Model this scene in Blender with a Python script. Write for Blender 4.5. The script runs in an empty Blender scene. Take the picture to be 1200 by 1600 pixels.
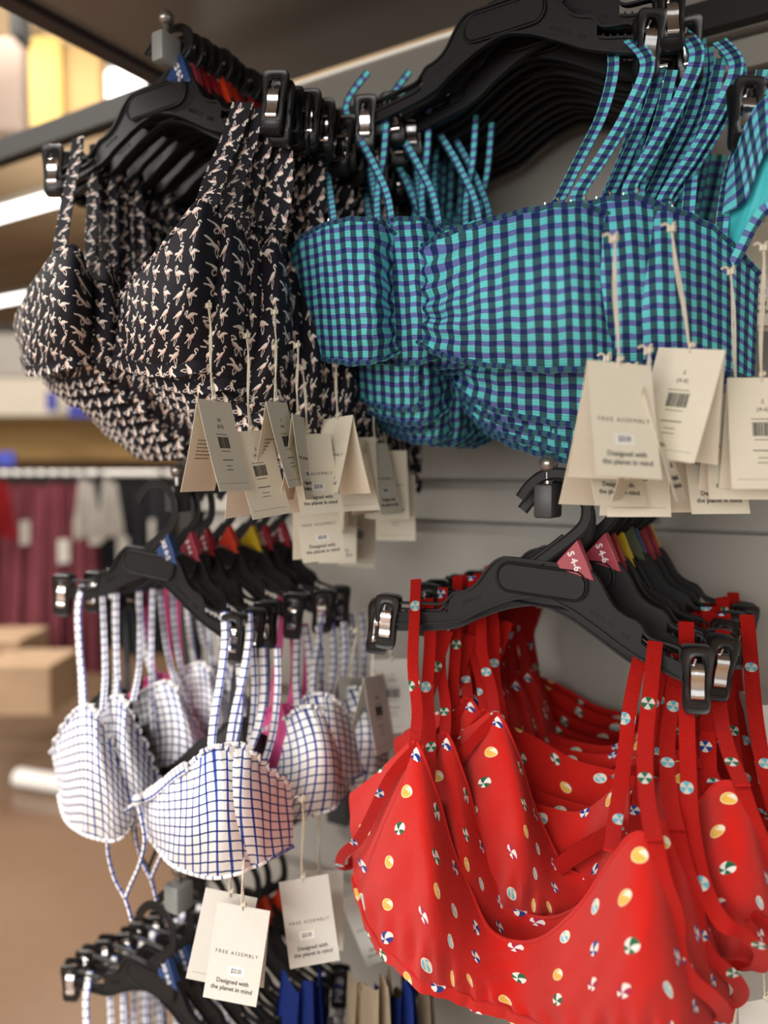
import bpy, bmesh, math, random
import numpy as np
from mathutils import Vector, Matrix, Euler
rnd = random.Random(7)
SC = bpy.context.scene
COL = SC.collection
R = math.radians
PI = math.pi

# ------------------------------------------------------------------ camera
YAW, PITCH, FPX, CAMZ = R(32.3), R(-3.07), 1250.0, 1.5
cam = bpy.data.cameras.new('camera'); camo = bpy.data.objects.new('camera', cam); COL.objects.link(camo)
camo.location = (0, 0, CAMZ); camo.rotation_euler = (PI/2 + PITCH, 0, YAW)
cam.sensor_fit = 'VERTICAL'; cam.sensor_height = 36; cam.lens = 36*FPX/1600
cam.dof.use_dof = True; cam.dof.focus_distance = .73; cam.dof.aperture_fstop = 2.3
cam.clip_start = .02; cam.clip_end = 60
SC.camera = camo
# ------------------------------------------------------------------ world, lights, exposure
w = bpy.data.worlds.new('world'); SC.world = w; w.use_nodes = True
w.node_tree.nodes['Background'].inputs[0].default_value = (1, .96, .9, 1)
w.node_tree.nodes['Background'].inputs[1].default_value = .45
SC.view_settings.view_transform = 'Standard'; SC.view_settings.look = 'None'
SC.view_settings.exposure = .86; SC.view_settings.gamma = 1
SC.cycles.use_denoising = True; SC.cycles.max_bounces = 6
def area(name, loc, sx, sy, power, rot=(0, 0, 0), color=(1, .965, .91)):
    l = bpy.data.lights.new(name, 'AREA'); l.shape = 'RECTANGLE'; l.size = sx; l.size_y = sy; l.energy = power; l.color = color
    o = bpy.data.objects.new(name, l); COL.objects.link(o); o.location = loc; o.rotation_euler = rot
    return o
CEIL = 4.6
area('ceiling_fill', (-5.5, 3.5, 3.2), 5, 5, 50, (PI, 0, 0), (1, .93, .82))  # added upward fill that brightens the ceiling; no fixture stands here
LAMPS = [(.3, -.9), (-3.6, -.6), (-.6, -3.2), (-4.4, 2.6)]
for (lx, ly), pw in zip(LAMPS, (130, 120, 120, 120)): area('aisle_lamp_light', (lx, ly, CEIL-.16), 3.4, .3, pw)
area('front_fill_light', (-.3, -4.5, 2.2), 5, 2.6, 110, (R(90), 0, 0), (1, .97, .93))  # unseen fill added for frontal light on the clothes; not a real window

# ------------------------------------------------------------------ helpers
Fv0 = Vector((-math.sin(YAW), math.cos(YAW), 0)); Rv = Vector((math.cos(YAW), math.sin(YAW), 0)); Uv0 = Vector((0, 0, 1))
Fv = Fv0*math.cos(PITCH) + Uv0*math.sin(PITCH); Uv = -Fv0*math.sin(PITCH) + Uv0*math.cos(PITCH)
CP = Vector((0, 0, CAMZ))
def ray(px, py): return Fv + Rv*((px-600)/FPX) - Uv*((py-800)/FPX)
def at(px, py, Y): d = ray(px, py); return CP + d*(Y/d.y)          # measured point on the plane y = Y
def atd(px, py, dist): return CP + ray(px, py)*dist
def tag(o, label=None, cat=None, group=None, kind=None):
    if label: o['label'] = label
    if cat: o['category'] = cat
    if group: o['group'] = group
    if kind: o['kind'] = kind
    return o
def empty(name, loc=(0, 0, 0), rot=(0, 0, 0)):
    o = bpy.data.objects.new(name, None); COL.objects.link(o); o.location = loc; o.rotation_euler = rot; o.empty_display_size = .02
    return o
def obj(name, bm, mats, parent=None, smooth=True, recalc=True):
    if isinstance(bm, bmesh.types.BMesh):
        if recalc: bmesh.ops.recalc_face_normals(bm, faces=bm.faces)
        me = bpy.data.meshes.new(name); bm.to_mesh(me); bm.free()
    else: me = bm
    if not isinstance(mats, (list, tuple)): mats = [mats]
    if len(me.materials): me.materials.clear()
    for m in mats: me.materials.append(m)
    if smooth:
        me.polygons.foreach_set('use_smooth', [True]*len(me.polygons))
        try: me.set_sharp_from_angle(angle=R(42))
        except Exception: pass
    o = bpy.data.objects.new(name, me); COL.objects.link(o)
    if parent: o.parent = parent
    return o
KIDS = {}
def copy_tree(o, parent=None):
    c = o.copy(); COL.objects.link(c); c.parent = parent
    for ch in [x for x in o.children]: copy_tree(ch, c)
    return c
def struct(name, bm, m, smooth=False):
    o = obj(name, bm, m, None, smooth); o['kind'] = 'structure'; return o
def box(bm, c, s, rot=None, mi=0, bevel=0):
    r = bmesh.ops.create_cube(bm, size=1)
    M = Matrix.Translation(c) @ (rot.to_matrix().to_4x4() if rot else Matrix()) @ Matrix.Diagonal((s[0], s[1], s[2], 1))
    bmesh.ops.transform(bm, matrix=M, verts=r['verts'])
    fs = list({f for v in r['verts'] for f in v.link_faces})
    for f in fs: f.material_index = mi
    if bevel:
        es = list({e for v in r['verts'] for e in v.link_edges})
        bmesh.ops.bevel(bm, geom=es, offset=bevel, segments=2, affect='EDGES', profile=.5)
    return bm
def nb(): return bmesh.new()
def frames(pts, up):
    n = len(pts); T = []
    for i in range(n):
        a = pts[max(0, i-1)]; b = pts[min(n-1, i+1)]; t = (b-a)
        T.append(t.normalized() if t.length > 1e-9 else Vector((0, 0, 1)))
    return T
def sweep(bm, pts, section, side=Vector((1, 0, 0)), closed_ends=True, mi=0, u0=0):
    """section: list of (a,b); a goes along `side`, b along side x tangent. uv: u length, v round."""
    uvl = bm.loops.layers.uv.verify(); T = frames(pts, side); rings = []; L = [u0]
    for i, p in enumerate(pts):
        s = side[i] if isinstance(side, list) else side
        s = (s - T[i]*s.dot(T[i]));
        s = s.normalized() if s.length > 1e-6 else T[i].orthogonal().normalized()
        b = T[i].cross(s)
        rings.append([bm.verts.new(p + s*x + b*y) for x, y in section])
        if i: L.append(L[-1] + (pts[i]-pts[i-1]).length)
    m = len(section); per = [0]
    for j in range(m):
        a = section[j]; c = section[(j+1) % m]; per.append(per[-1] + math.hypot(a[0]-c[0], a[1]-c[1]))
    for i in range(len(pts)-1):
        for j in range(m):
            f = bm.faces.new((rings[i][j], rings[i][(j+1) % m], rings[i+1][(j+1) % m], rings[i+1][j])); f.material_index = mi
            for l, (uu, vv) in zip(f.loops, ((L[i], per[j]), (L[i], per[j+1]), (L[i+1], per[j+1]), (L[i+1], per[j]))): l[uvl].uv = (vv, uu)
    if closed_ends:
        for r in (rings[0], rings[-1]):
            f = bm.faces.new(r); f.material_index = mi
            for l in f.loops: l[uvl].uv = (.006, .006)
    return bm
def circ(r, n=8, e=1): return [(r*math.cos(2*PI*k/n), r*e*math.sin(2*PI*k/n)) for k in range(n)]
def rectsec(w, t): return [(-w/2, -t/2), (w/2, -t/2), (w/2, t/2), (-w/2, t/2)]
def catmull(P, n):
    """P list of sequences; n samples per span"""
    P = [np.array(p, float) for p in P]; out = []
    for i in range(len(P)-1):
        p0 = P[max(0, i-1)]; p1 = P[i]; p2 = P[i+1]; p3 = P[min(len(P)-1, i+2)]
        for k in range(n):
            t = k/n
            out.append(.5*((2*p1)+(-p0+p2)*t+(2*p0-5*p1+4*p2-p3)*t*t+(-p0+3*p1-3*p2+p3)*t**3))
    out.append(P[-1]); return out
def cv(P, n=6): return [Vector(p) for p in catmull([tuple(p) for p in P], n)]
def prism(bm, poly, y0, y1, mi=0):
    a = [bm.verts.new((x, y0, z)) for x, z in poly]; b = [bm.verts.new((x, y1, z)) for x, z in poly]; n = len(poly)
    fs = [bm.faces.new(a), bm.faces.new(b[::-1])]
    for i in range(n): fs.append(bm.faces.new((a[i], b[i], b[(i+1) % n], a[(i+1) % n])))
    for f in fs: f.material_index = mi
    return bm
def rrect(cx, cz, w, h, r, n=4):
    out = []
    for sx, sz, a0 in ((1, 1, 0), (-1, 1, 90), (-1, -1, 180), (1, -1, 270)):
        for k in range(n+1):
            a = R(a0+90*k/n); out.append((cx+sx*(w/2-r)+r*math.cos(a), cz+sz*(h/2-r)+r*math.sin(a)))
    return out
def text_mesh(s, size, align='CENTER', extrude=.00008, spacing=1.0, offset=0.0):
    c = bpy.data.curves.new('t', 'FONT'); c.body = s; c.size = size; c.align_x = align; c.align_y = 'CENTER'; c.extrude = extrude
    c.resolution_u = 2; c.space_character = spacing; c.offset = offset
    o = bpy.data.objects.new('t', c); COL.objects.link(o); dg = bpy.context.evaluated_depsgraph_get()
    me = bpy.data.meshes.new_from_object(o.evaluated_get(dg)); bpy.data.objects.remove(o); return me
def add_text(bm, s, size, M, mi=0, **k):
    me = text_mesh(s, size, **k); me.transform(M)
    old = [(f, f.material_index) for f in bm.faces]; bm.from_mesh(me)
    for f in bm.faces: f.material_index = mi
    for f, i in old: f.material_index = i
# ------------------------------------------------------------------ material node helpers
class E:
    """tiny expression wrapper round shader math nodes"""
    nt = None
    def __init__(s, x): s.s = x
    @staticmethod
    def m(op, *a, clamp=False):
        n = E.nt.nodes.new('ShaderNodeMath'); n.operation = op; n.use_clamp = clamp
        for i, v in enumerate(a):
            if isinstance(v, E): E.nt.links.new(v.s, n.inputs[i])
            else: n.inputs[i].default_value = v
        return E(n.outputs[0])
    def __add__(s, o): return E.m('ADD', s, o)
    __radd__ = __add__
    def __sub__(s, o): return E.m('SUBTRACT', s, o)
    def __rsub__(s, o): return E.m('SUBTRACT', o, s)
    def __mul__(s, o): return E.m('MULTIPLY', s, o)
    __rmul__ = __mul__
    def __truediv__(s, o): return E.m('DIVIDE', s, o)
    def lt(s, o): return E.m('LESS_THAN', s, o)
    def gt(s, o): return E.m('GREATER_THAN', s, o)
    def fract(s): return E.m('FRACT', s)
    def floor(s): return E.m('FLOOR', s)
    def min(s, o): return E.m('MINIMUM', s, o)
    def max(s, o): return E.m('MAXIMUM', s, o)
    def abs(s): return E.m('ABSOLUTE', s)
    def sin(s): return E.m('SINE', s)
    def cos(s): return E.m('COSINE', s)
def sep(v):
    n = E.nt.nodes.new('ShaderNodeSeparateXYZ'); E.nt.links.new(v, n.inputs[0]); return E(n.outputs[0]), E(n.outputs[1]), E(n.outputs[2])
def comb(x, y, z=0.0):
    n = E.nt.nodes.new('ShaderNodeCombineXYZ')
    for i, v in enumerate((x, y, z)):
        if isinstance(v, E): E.nt.links.new(v.s, n.inputs[i])
        else: n.inputs[i].default_value = v
    return n.outputs[0]
def white(vec):
    n = E.nt.nodes.new('ShaderNodeTexWhiteNoise'); n.noise_dimensions = '2D'; E.nt.links.new(vec, n.inputs['Vector']); return E(n.outputs['Value']), n.outputs['Color']
def noise(vec, scale, detail=2.0, rough=.5):
    n = E.nt.nodes.new('ShaderNodeTexNoise'); n.inputs['Scale'].default_value = scale; n.inputs['Detail'].default_value = detail; n.inputs['Roughness'].default_value = rough
    if vec is not None: E.nt.links.new(vec, n.inputs['Vector'])
    return E(n.outputs[0])
def mix(f, a, b):
    n = E.nt.nodes.new('ShaderNodeMix'); n.data_type = 'RGBA'
    for i, v in ((0, f), (6, a), (7, b)):
        if isinstance(v, E): E.nt.links.new(v.s, n.inputs[i])
        elif hasattr(v, 'is_linked'): E.nt.links.new(v, n.inputs[i])
        elif isinstance(v, (int, float)): n.inputs[i].default_value = v
        else: n.inputs[i].default_value = (*v, 1)
    return n.outputs[2]
def hexc(h):
    h = h.lstrip('#'); c = [int(h[i:i+2], 16)/255 for i in (0, 2, 4)]
    return tuple(x/12.92 if x <= .04045 else ((x+.055)/1.055)**2.4 for x in c)
def mat(name, color=(.5, .5, .5), rough=.6, metal=0, spec=.5, build=None, emit=None, strength=0, sheen=0, coat=0, trans=0):
    m = bpy.data.materials.new(name); m.use_nodes = True; nt = m.node_tree; E.nt = nt; b = nt.nodes['Principled BSDF']
    if isinstance(color, str): color = hexc(color)
    b.inputs['Base Color'].default_value = (*color, 1); b.inputs['Roughness'].default_value = rough; b.inputs['Metallic'].default_value = metal
    b.inputs['Specular IOR Level'].default_value = spec; b.inputs['Sheen Weight'].default_value = sheen; b.inputs['Coat Weight'].default_value = coat
    if emit: b.inputs['Emission Color'].default_value = (*emit, 1); b.inputs['Emission Strength'].default_value = strength
    if build:
        r = build(nt)
        if isinstance(r, tuple): col, h, dist, stg = r
        else: col, h = r, None
        if col is not None: nt.links.new(col, b.inputs['Base Color'])
        if h is not None:
            bp = nt.nodes.new('ShaderNodeBump'); bp.inputs['Distance'].default_value = dist; bp.inputs['Strength'].default_value = stg
            nt.links.new(h.s, bp.inputs['Height']); nt.links.new(bp.outputs[0], b.inputs['Normal'])
    return m
def uvn(nt): n = nt.nodes.new('ShaderNodeUVMap'); return n.outputs[0]
def objc(nt): n = nt.nodes.new('ShaderNodeTexCoord'); return n.outputs['Object']

# ---- fabrics (uv is in metres)
def f_teal(nt):
    x, y, _ = sep(uvn(nt)); P = .0109
    X = x/P; Y = y/P
    cx = (X.fract()).gt(.5); ry = (Y.fract()).gt(.56)
    nz = noise(uvn(nt), 1500, 1); weave = (E.m('SINE', (x+y*.6)*6500)+nz*1.6-.8).gt(.0)
    lt = mix(nz*.5, hexc('#6fdce0'), hexc('#4cc6d0')); dk = mix(nz*.4, hexc('#386069'), hexc('#2a4d57'))
    a = mix(cx, lt, dk)
    lil = mix(weave, hexc('#8790d2'), hexc('#33478c')); nav = mix(nz*.3, hexc('#1c2c66'), hexc('#15204c'))
    b = mix(cx, lil, nav)
    h = E.m('SINE', y*2600+nz*4)*.5 + noise(uvn(nt), 420, 2)
    return mix(ry, a, b), h, .0006, .5
def f_windowpane(nt):
    x, y, _ = sep(uvn(nt)); P = .0108
    X = (x/P).fract(); Y = (y/P).fract(); nz = noise(uvn(nt), 900, 1)
    lx = X.lt(.2); ly = Y.lt(.17)
    base = mix(nz*.4, hexc('#f4f1ee'), hexc('#e3dfdf')); a = mix(lx, base, hexc('#3551a5')); c = mix(ly, a, mix(lx, hexc('#3f5080'), hexc('#16245f')))
    return c, noise(uvn(nt), 260, 2), .0012, .35
def seg(px, py, ax, ay, bx, by, r):
    dx, dy = bx-ax, by-ay; L = dx*dx+dy*dy; qx = px-ax; qy = py-ay
    h = E.m('MULTIPLY_ADD', qx, dx/L, qy*(dy/L), clamp=True)
    ex = qx-h*dx; ey = qy-h*dy
    return E.m('SQRT', E.m('MULTIPLY_ADD', ex, ex, ey*ey))-r
def f_flamingo(nt):
    x, y, _ = sep(uvn(nt)); CX, CY = .0155, .0195
    col = (x/CX).floor(); off = E.m('MODULO', col.abs(), 2.0)*.5
    gy = y/CY+off; row = gy.floor()
    r1, c = white(comb(col, row)); s = sep(c)
    lx = ((x/CX).fract()-.5)*(CX*1000); ly = (gy.fract()-.5)*(CY*1000)
    lx = lx+(s[0]-.5)*1.8; ly = ly+(s[1]-.5)*2.2
    mir = s[2].gt(.45)*2.0-1.0; lx = lx*mir
    ang = ((s[1]*9.0).fract()-.5)*.6; ca = ang.cos(); sa = ang.sin(); K = .77
    qx = (lx*ca-ly*sa)*K; qy = (lx*sa+ly*ca)*K
    fly = s[0].gt(.66)
    # body
    bx = qx*.96+(qy-.2)*.28; by = (qy-.2)*.96-qx*.28
    wid = E.m('MULTIPLY_ADD', bx, .24, 1.75)                 # fuller at the breast
    body = (E.m('SQRT', (bx/3.2)*(bx/3.2)+(by/wid)*(by/wid))-1.0)*1.2
    d = body.min(seg(qx, qy, -2.0, -.4, -4.0, -1.7, .5))
    neck = [(2.2, 1.0), (3.6, 2.0), (3.7, 3.3), (2.5, 4.3), (2.3, 5.4), (3.2, 6.1), (4.1, 5.7)]
    for a, b in zip(neck, neck[1:]): d = d.min(seg(qx, qy, *a, *b, .44))
    d = d.min(seg(qx, qy, 4.1, 5.7, 4.6, 4.8, .36))
    for a, b in (((-.2, -.6), (-1.0, -3.4)), ((-1.0, -3.4), (-.6, -6.4)), ((.7, -.6), (1.2, -3.2)), ((1.2, -3.2), (-.1, -6.2)), ((-.6, -6.4), (.2, -6.6))): d = d.min(seg(qx, qy, *a, *b, .24))
    wing = seg(qx, qy, -.6, 1.0, -3.4, 3.3, .8)
    d = d.min(E.m('MULTIPLY_ADD', E.m('SUBTRACT', 1.0, fly), 9.0, wing))
    m = E.m('SUBTRACT', .5, d*4.0, clamp=True)
    pink = E.m('MULTIPLY_ADD', by*-.55+.1, 1.0, E.m('MULTIPLY', r1, .2), clamp=True)*(body.lt(.25))
    bird = mix(pink, hexc('#fbf3ea'), hexc('#eebfb2'))
    nz = E.m('SINE', (x+y)*7500)
    return mix(m, mix(nz*.3+.3, hexc('#1b1a22'), hexc('#262530')), bird), nz*.5+noise(uvn(nt), 300, 2), .0005, .3
def f_balls(nt):
    x, y, _ = sep(uvn(nt)); C = .044
    col = (x/C).floor(); off = E.m('MODULO', col.abs(), 2.0)*.5; gy = y/(C*.82)+off; row = gy.floor()
    r1, c = white(comb(col, row)); s = sep(c)
    lx = ((x/C).fract()-.5)*(C*1000)+(s[0]-.5)*17; ly = (gy.fract()-.5)*(C*820)+(s[1]*7.0).fract()*15-7.5
    rr = E.m('SQRT', lx*lx+ly*ly); ang = E.m('ARCTAN2', ly+1.8, lx+1.0)+s[2]*6.0
    disc = rr.lt(6.3); wedge = E.m('SINE', ang*3.0+rr*.18).gt(.05)
    ca = mix(s[2].gt(.34), hexc('#25388c'), hexc('#b0174b')); ca = mix(s[2].gt(.62), ca, hexc('#17643f'))
    wob = E.m('SINE', lx*1.1+ly*.6).gt(-.2)
    pale = mix(s[2].gt(.5), hexc('#6fcbe6'), hexc('#eeb84c')); pale = mix(wob*(rr.lt(5.2)), hexc('#f3ead8'), pale)
    palew = mix(s[2].gt(.5), pale, mix(rr.lt(5.3), hexc('#f3dc9c'), hexc('#f0bd55')))
    ball = mix(s[1].gt(.46), mix(wedge, hexc('#f6efe9'), ca), mix(E.m('ARCTAN2', ly-2.6, lx+2).abs().gt(.5), hexc('#f5edd6'), palew))
    tw = E.m('SINE', x*4300)*E.m('SINE', y*4300)
    red = mix(noise(uvn(nt), 60, 2)*.6, hexc('#cc1a0f'), hexc('#bc140c'))
    return mix(disc, red, ball), tw*.5+noise(uvn(nt), 70, 3)*1.6, .0012, .6
def f_ribred(nt):
    x, y, _ = sep(uvn(nt)); C = .078; oi = nt.nodes.new('ShaderNodeObjectInfo'); y = y+E(oi.outputs['Random'])*5.0
    row = (y/C).floor(); r1, c = white(comb(row, 3.0)); s = sep(c)
    lx = (E.m('MODULO', x*1000, 13.8)-6+(s[0]-.5)*7); ly = ((y/C).fract()-.5)*(C*1000)+(s[1]-.5)*50; rr = E.m('SQRT', lx*lx+ly*ly)
    dsc = rr.lt(5.4); w2 = E.m('SINE', E.m('ARCTAN2', ly, lx)*3.0).gt(0.0)
    cc = mix(s[1].gt(.5), hexc('#2a4a9a'), hexc('#2b7a58')); cc = mix(s[2].gt(.5), mix(w2, hexc('#f6efe9'), cc), mix(w2, hexc('#f3eee0'), hexc('#7fd0e8')))
    return mix(dsc, hexc('#cc1a13'), cc), E.m('SINE', y*4600), .0012, .8
M = {}
M['flam'] = mat('flamingo_print_jersey', rough=.75, spec=.25, build=f_flamingo)
M['teal'] = mat('turquoise_gingham_seersucker', rough=.65, spec=.3, build=f_teal)
M['pane'] = mat('windowpane_check_cotton', rough=.85, spec=.2, build=f_windowpane)
M['balls'] = mat('red_beach_ball_pique', rough=.75, spec=.2, build=f_balls, sheen=.1)
M['ribred'] = mat('red_grosgrain', rough=.6, spec=.3, build=f_ribred)
M['lining'] = mat('turquoise_lining', '#45c4cc', .6, build=lambda nt: (None, noise(uvn(nt), 900, 2), .0003, .4))
M['redlining'] = mat('red_lining', '#c3150f', .7, build=lambda nt: (None, noise(uvn(nt), 500, 2), .0004, .4))
M['black_cloth'] = mat('black_jersey', '#17171a', .8, build=lambda nt: (None, noise(objc(nt), 300, 2), .0004, .4))
M['pink_cloth'] = mat('pink_jersey', '#d5508f', .7, build=lambda nt: (None, noise(objc(nt), 300, 2), .0004, .4))
def f_plastic(nt):
    return None, noise(objc(nt), 1600, 2), .0002, .25
M['plastic'] = mat('black_hanger_plastic', '#171719', .52, spec=.32, build=f_plastic)
M['clip'] = mat('black_clip_plastic', '#161617', .3, spec=.5, build=f_plastic)
M['steel'] = mat('sprung_steel', (.78, .78, .8), .12, 1, build=lambda nt: (None, noise(objc(nt), 90, 2), .0006, .3))
M['greyblock'] = mat('grey_arm_cap_plastic', '#8d918f', .45, build=f_plastic)
M['darkblock'] = mat('dark_arm_cap_plastic', '#3a3b3d', .4, build=f_plastic)
M['bar'] = mat('grey_steel_bar', '#55575a', .35, .7, build=lambda nt: (None, noise(objc(nt), 200, 2), .0002, .2))
M['ball'] = mat('nickel_ball', '#8f8b86', .22, .75, build=lambda nt: (None, noise(objc(nt), 200, 2), .0002, .1))
def f_card(nt):
    n = noise(objc(nt), 260, 3); return mix(n*.5, hexc('#e6dfcd'), hexc('#d9d1bd')), n, .0003, .2
M['card'] = mat('cream_card', rough=.75, spec=.2, build=f_card)
M['cardw'] = mat('white_card', rough=.75, spec=.2, build=lambda nt: (mix(noise(objc(nt), 260, 3)*.5, hexc('#d9d6ce'), hexc('#cbc8c0')), None, 0, 0))
M['sticker'] = mat('price_sticker_paper', '#eceae6', .4, build=lambda nt: (None, noise(objc(nt), 200, 1), .0002, .1))
M['ink'] = mat('dark_ink', '#2d2b2a', .7, build=lambda nt: (None, noise(objc(nt), 200, 1), .0001, .1))
M['inkl'] = mat('light_ink', '#5a5753', .7, build=lambda nt: (None, noise(objc(nt), 200, 1), .0001, .1))
def f_cord(nt):
    x, y, _ = sep(uvn(nt)); t = E.m('SINE', y*2600+x*900); return mix(t*.5+.5, hexc('#efe8d8'), hexc('#d8cfba')), t, .0004, .8
M['cord'] = mat('cream_cotton_cord', rough=.9, spec=.1, build=f_cord)
M['whiteink'] = mat('white_lettering', '#e8e2e2', .6, build=lambda nt: (None, noise(objc(nt), 200, 1), .0001, .1))
for n, c in (('tab_blue', '#24406f'), ('tab_pink', '#a23a49'), ('tab_red', '#8f1727'), ('tab_orange', '#cf3a1c'), ('tab_yellow', '#c9a81c'), ('tab_olive', '#4a5236'), ('tab_brick', '#96281f')):
    M[n] = mat(n+'_plastic', c, .4, build=f_plastic)

# ------------------------------------------------------------------ the hanger
def band(bm, pts, w, web, rim, mi=0):
    """flat plastic band in the xz plane with a bead along both edges"""
    P = cv(pts, 5); T = frames(P, None); Lf = []; Rt = []
    for p, t in zip(P, T):
        n = Vector((t.z, 0, -t.x)); Lf.append(p+n*w/2); Rt.append(p-n*w/2)
    sweep(bm, P, rectsec(web, w), Vector((0, 1, 0)))
    for e in (Lf, Rt): sweep(bm, e, circ(rim, 6), Vector((0, 1, 0)))
def hanger_body():
    bm = nb(); cx = .012
    top = [(-.15, .020), (-.112, .025), (-.088, .029), (-.078, .040), (-.066, .044), (-.054, .052), (-.042, .070), (-.033, .079), (-.022, .082)]
    top = [(x, z) for x, z in top]
    right = [(2*cx-x, z) for x, z in top[::-1]]
    right = [(x-.0 if x < .1 else min(x, .142), z) for x, z in right]
    up = top + right
    bot = [(.140, -.002), (.10, .012), (.07, .028), (.045, .041), (.025, .048), (cx, .050), (-.001, .048), (-.021, .041), (-.046, .028), (-.076, .012), (-.148, -.002)]
    poly = catmull(up, 3)+catmull(bot, 3); poly = [(p[0], p[1]) for p in poly]
    # web built as a strip between upper and lower edge, with a long slot near each end
    N = 60; xs = [-.148+(.29)*i/N for i in range(N+1)]
    U = catmull(up, 8); B = catmull(bot[::-1], 8)
    fu = lambda x: float(np.interp(x, [p[0] for p in U], [p[1] for p in U])); fb = lambda x: float(np.interp(x, [p[0] for p in B], [p[1] for p in B]))
    def strip(x0, x1, lo, hi, n, y=.0011):
        X = [x0+(x1-x0)*i/n for i in range(n+1)]
        pl = [(x, lo(x)) for x in X]+[(x, hi(x)) for x in X[::-1]]
        prism(bm, pl, -y, y)
    mid = lambda x: fb(x)+(fu(x)-fb(x))*.52
    strip(-.148, -.082, fb, mid, 12); strip(-.082, .106, fb, fu, 40); strip(.106, .1415, fb, mid, 8)
    rim = .0013
    E3 = lambda f, x0, x1, n: [Vector((x0+(x1-x0)*i/n, 0, f(x0+(x1-x0)*i/n))) for i in range(n+1)]
    thick = rectsec(.0066, .0022)
    for f, a, b in ((fu, -.148, .1415), (fb, -.148, .1415), (mid, -.148, -.084), (mid, .108, .1415)):
        sweep(bm, E3(f, a, b, 70 if b-a > .2 else 14), thick, Vector((0, 1, 0)))
    for x in (-.148, .1415): sweep(bm, [Vector((x, 0, fb(x)-.001)), Vector((x, 0, fu(x)+.001))], thick, Vector((0, 1, 0)))
    # teeth inside the slots
    for k in range(5):
        for x0 in (-.14, .110):
            x = x0+k*.0068
            if x < .139: prism(bm, [(x, mid(x)), (x+.004, mid(x)), (x+.002, mid(x)+.0042)], -.0012, .0012)
    # raised plate
    prism(bm, rrect(cx, .0645, .083, .0235, .0105, 6), -.0042, .0042)
    pr = rrect(cx, .0645, .087, .0275, .0125, 6); pr = [Vector((x, -.0038, z)) for x, z in pr]; pr.append(pr[0])
    sweep(bm, pr, circ(.0012, 6), Vector((0, 1, 0)))
    # moulded lettering
    for s, x, z, sz, a in (('WSW-12', .070, .038, .0062, -27), ('F20', .092, .026, .006, -22), ('Made in Cambodia', .118, .0065, .0042, -14), ('WSW-12', -.058, .036, .0055, 25)):
        add_text(bm, s, sz, Matrix.Translation((x, -.0013, z)) @ Euler((R(90), R(-a), 0)).to_matrix().to_4x4() , extrude=.0003)
    return bm
def hook_bm():
    bm = nb()
    pts = [(.004, 0, .078), (.022, 0, .094), (.040, 0, .110), (.049, 0, .122), (.050, 0, .136), (.046, 0, .150), (.036, 0, .1605), (.022, 0, .1645), (.006, 0, .161), (-.006, 0, .151), (-.014, 0, .139)]
    band(bm, pts, .0085, .0022, .0016)
    band(bm, [(-.004, 0, .079), (.012, 0, .092), (.030, 0, .108)], .003, .0022, .0012)
    return bm
def clip_plate(s=1):
    """hourglass plate with a window; front face towards -y"""
    n = 40
    def outer(t):
        a = 2*PI*t; z = math.sin(a); x = math.cos(a)
        zz = .029*math.copysign(abs(z)**.62, z); hw = .0108+.0046*(zz/.029)**2+.0015*(zz/.029)
        xx = hw*math.copysign(abs(x)**.42, x); return xx, zz
    def inner(t):
        a = 2*PI*t; z = math.sin(a); x = math.cos(a)
        return .0062*math.copysign(abs(x)**.5, x), .003+.0180*math.copysign(abs(z)**.6, z)
    bm = nb(); rings = []
    prof = [(0, .0), (0, -.0022), (.07, -.0032), (.2, -.0026), (.8, -.0026), (.93, -.0032), (1, -.0024), (1, .0)]
    for k, y in prof:
        r = []
        for i in range(n):
            o = outer(i/n); q = inner(i/n); r.append(bm.verts.new((o[0]*(1-k)+q[0]*k, y, o[1]*(1-k)+q[1]*k)))
        rings.append(r)
    rings.append(rings[0])
    for a, b in zip(rings, rings[1:]):
        for i in range(n): bm.faces.new((a[i], a[(i+1) % n], b[(i+1) % n], b[i]))
    pr = [Vector((x, -.0028, z)) for x, z in rrect(0, -.0205, .0165, .0066, .002, 3)]; pr.append(pr[0])
    sweep(bm, pr, circ(.0005, 5), Vector((0, 1, 0)))
    return bm
def clip_bm():
    bm = clip_plate(); bmesh.ops.rotate(bm, cent=(0, 0, 0), matrix=Matrix.Rotation(R(6), 3, 'X'), verts=bm.verts); bmesh.ops.translate(bm, vec=(0, -.004, 0), verts=bm.verts)
    b2 = clip_plate(); bmesh.ops.scale(b2, vec=(1, -1, 1), verts=b2.verts); bmesh.ops.rotate(b2, cent=(0, 0, 0), matrix=Matrix.Rotation(R(-6), 3, 'X'), verts=b2.verts); bmesh.ops.translate(b2, vec=(0, .004, 0), verts=b2.verts)
    me = bpy.data.meshes.new('t'); b2.to_mesh(me); b2.free(); bm.from_mesh(me)
    box(bm, (0, 0, .004), (.009, .010, .004))           # fulcrum
    box(bm, (0, 0, -.0265), (.018, .006, .004))         # jaw
    return bm
def spring_bm():
    bm = nb(); P = [Vector((0, y, z)) for y, z in ((.003, .013), (-.005, .0135), (-.0082, .010), (-.0094, .005), (-.0080, -.001), (-.0076, -.008), (-.0082, -.0130), (-.0062, -.0158), (-.002, -.0150))]
    P = cv(P, 4); sweep(bm, P, rectsec(.0104, .0008), Vector((1, 0, 0)))
    sweep(bm, [Vector((-.003, -.0074, .0135)), Vector((-.0015, -.0074, .0185))], circ(.0012, 6))
    return bm
def tab_bm():
    bm = nb(); prism(bm, [(.026, .084), (.044, .1065), (.062, .0715), (.030, .078)], -.0045, .0045)
    bmesh.ops.bevel(bm, geom=list(bm.edges), offset=.0006, segments=1, affect='EDGES')
    return bm
MESH = {}
def once(key, fn, mats):
    if key not in MESH:
        o = obj(key, fn(), mats); MESH[key] = o.data; bpy.data.objects.remove(o)
    return MESH[key]
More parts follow.
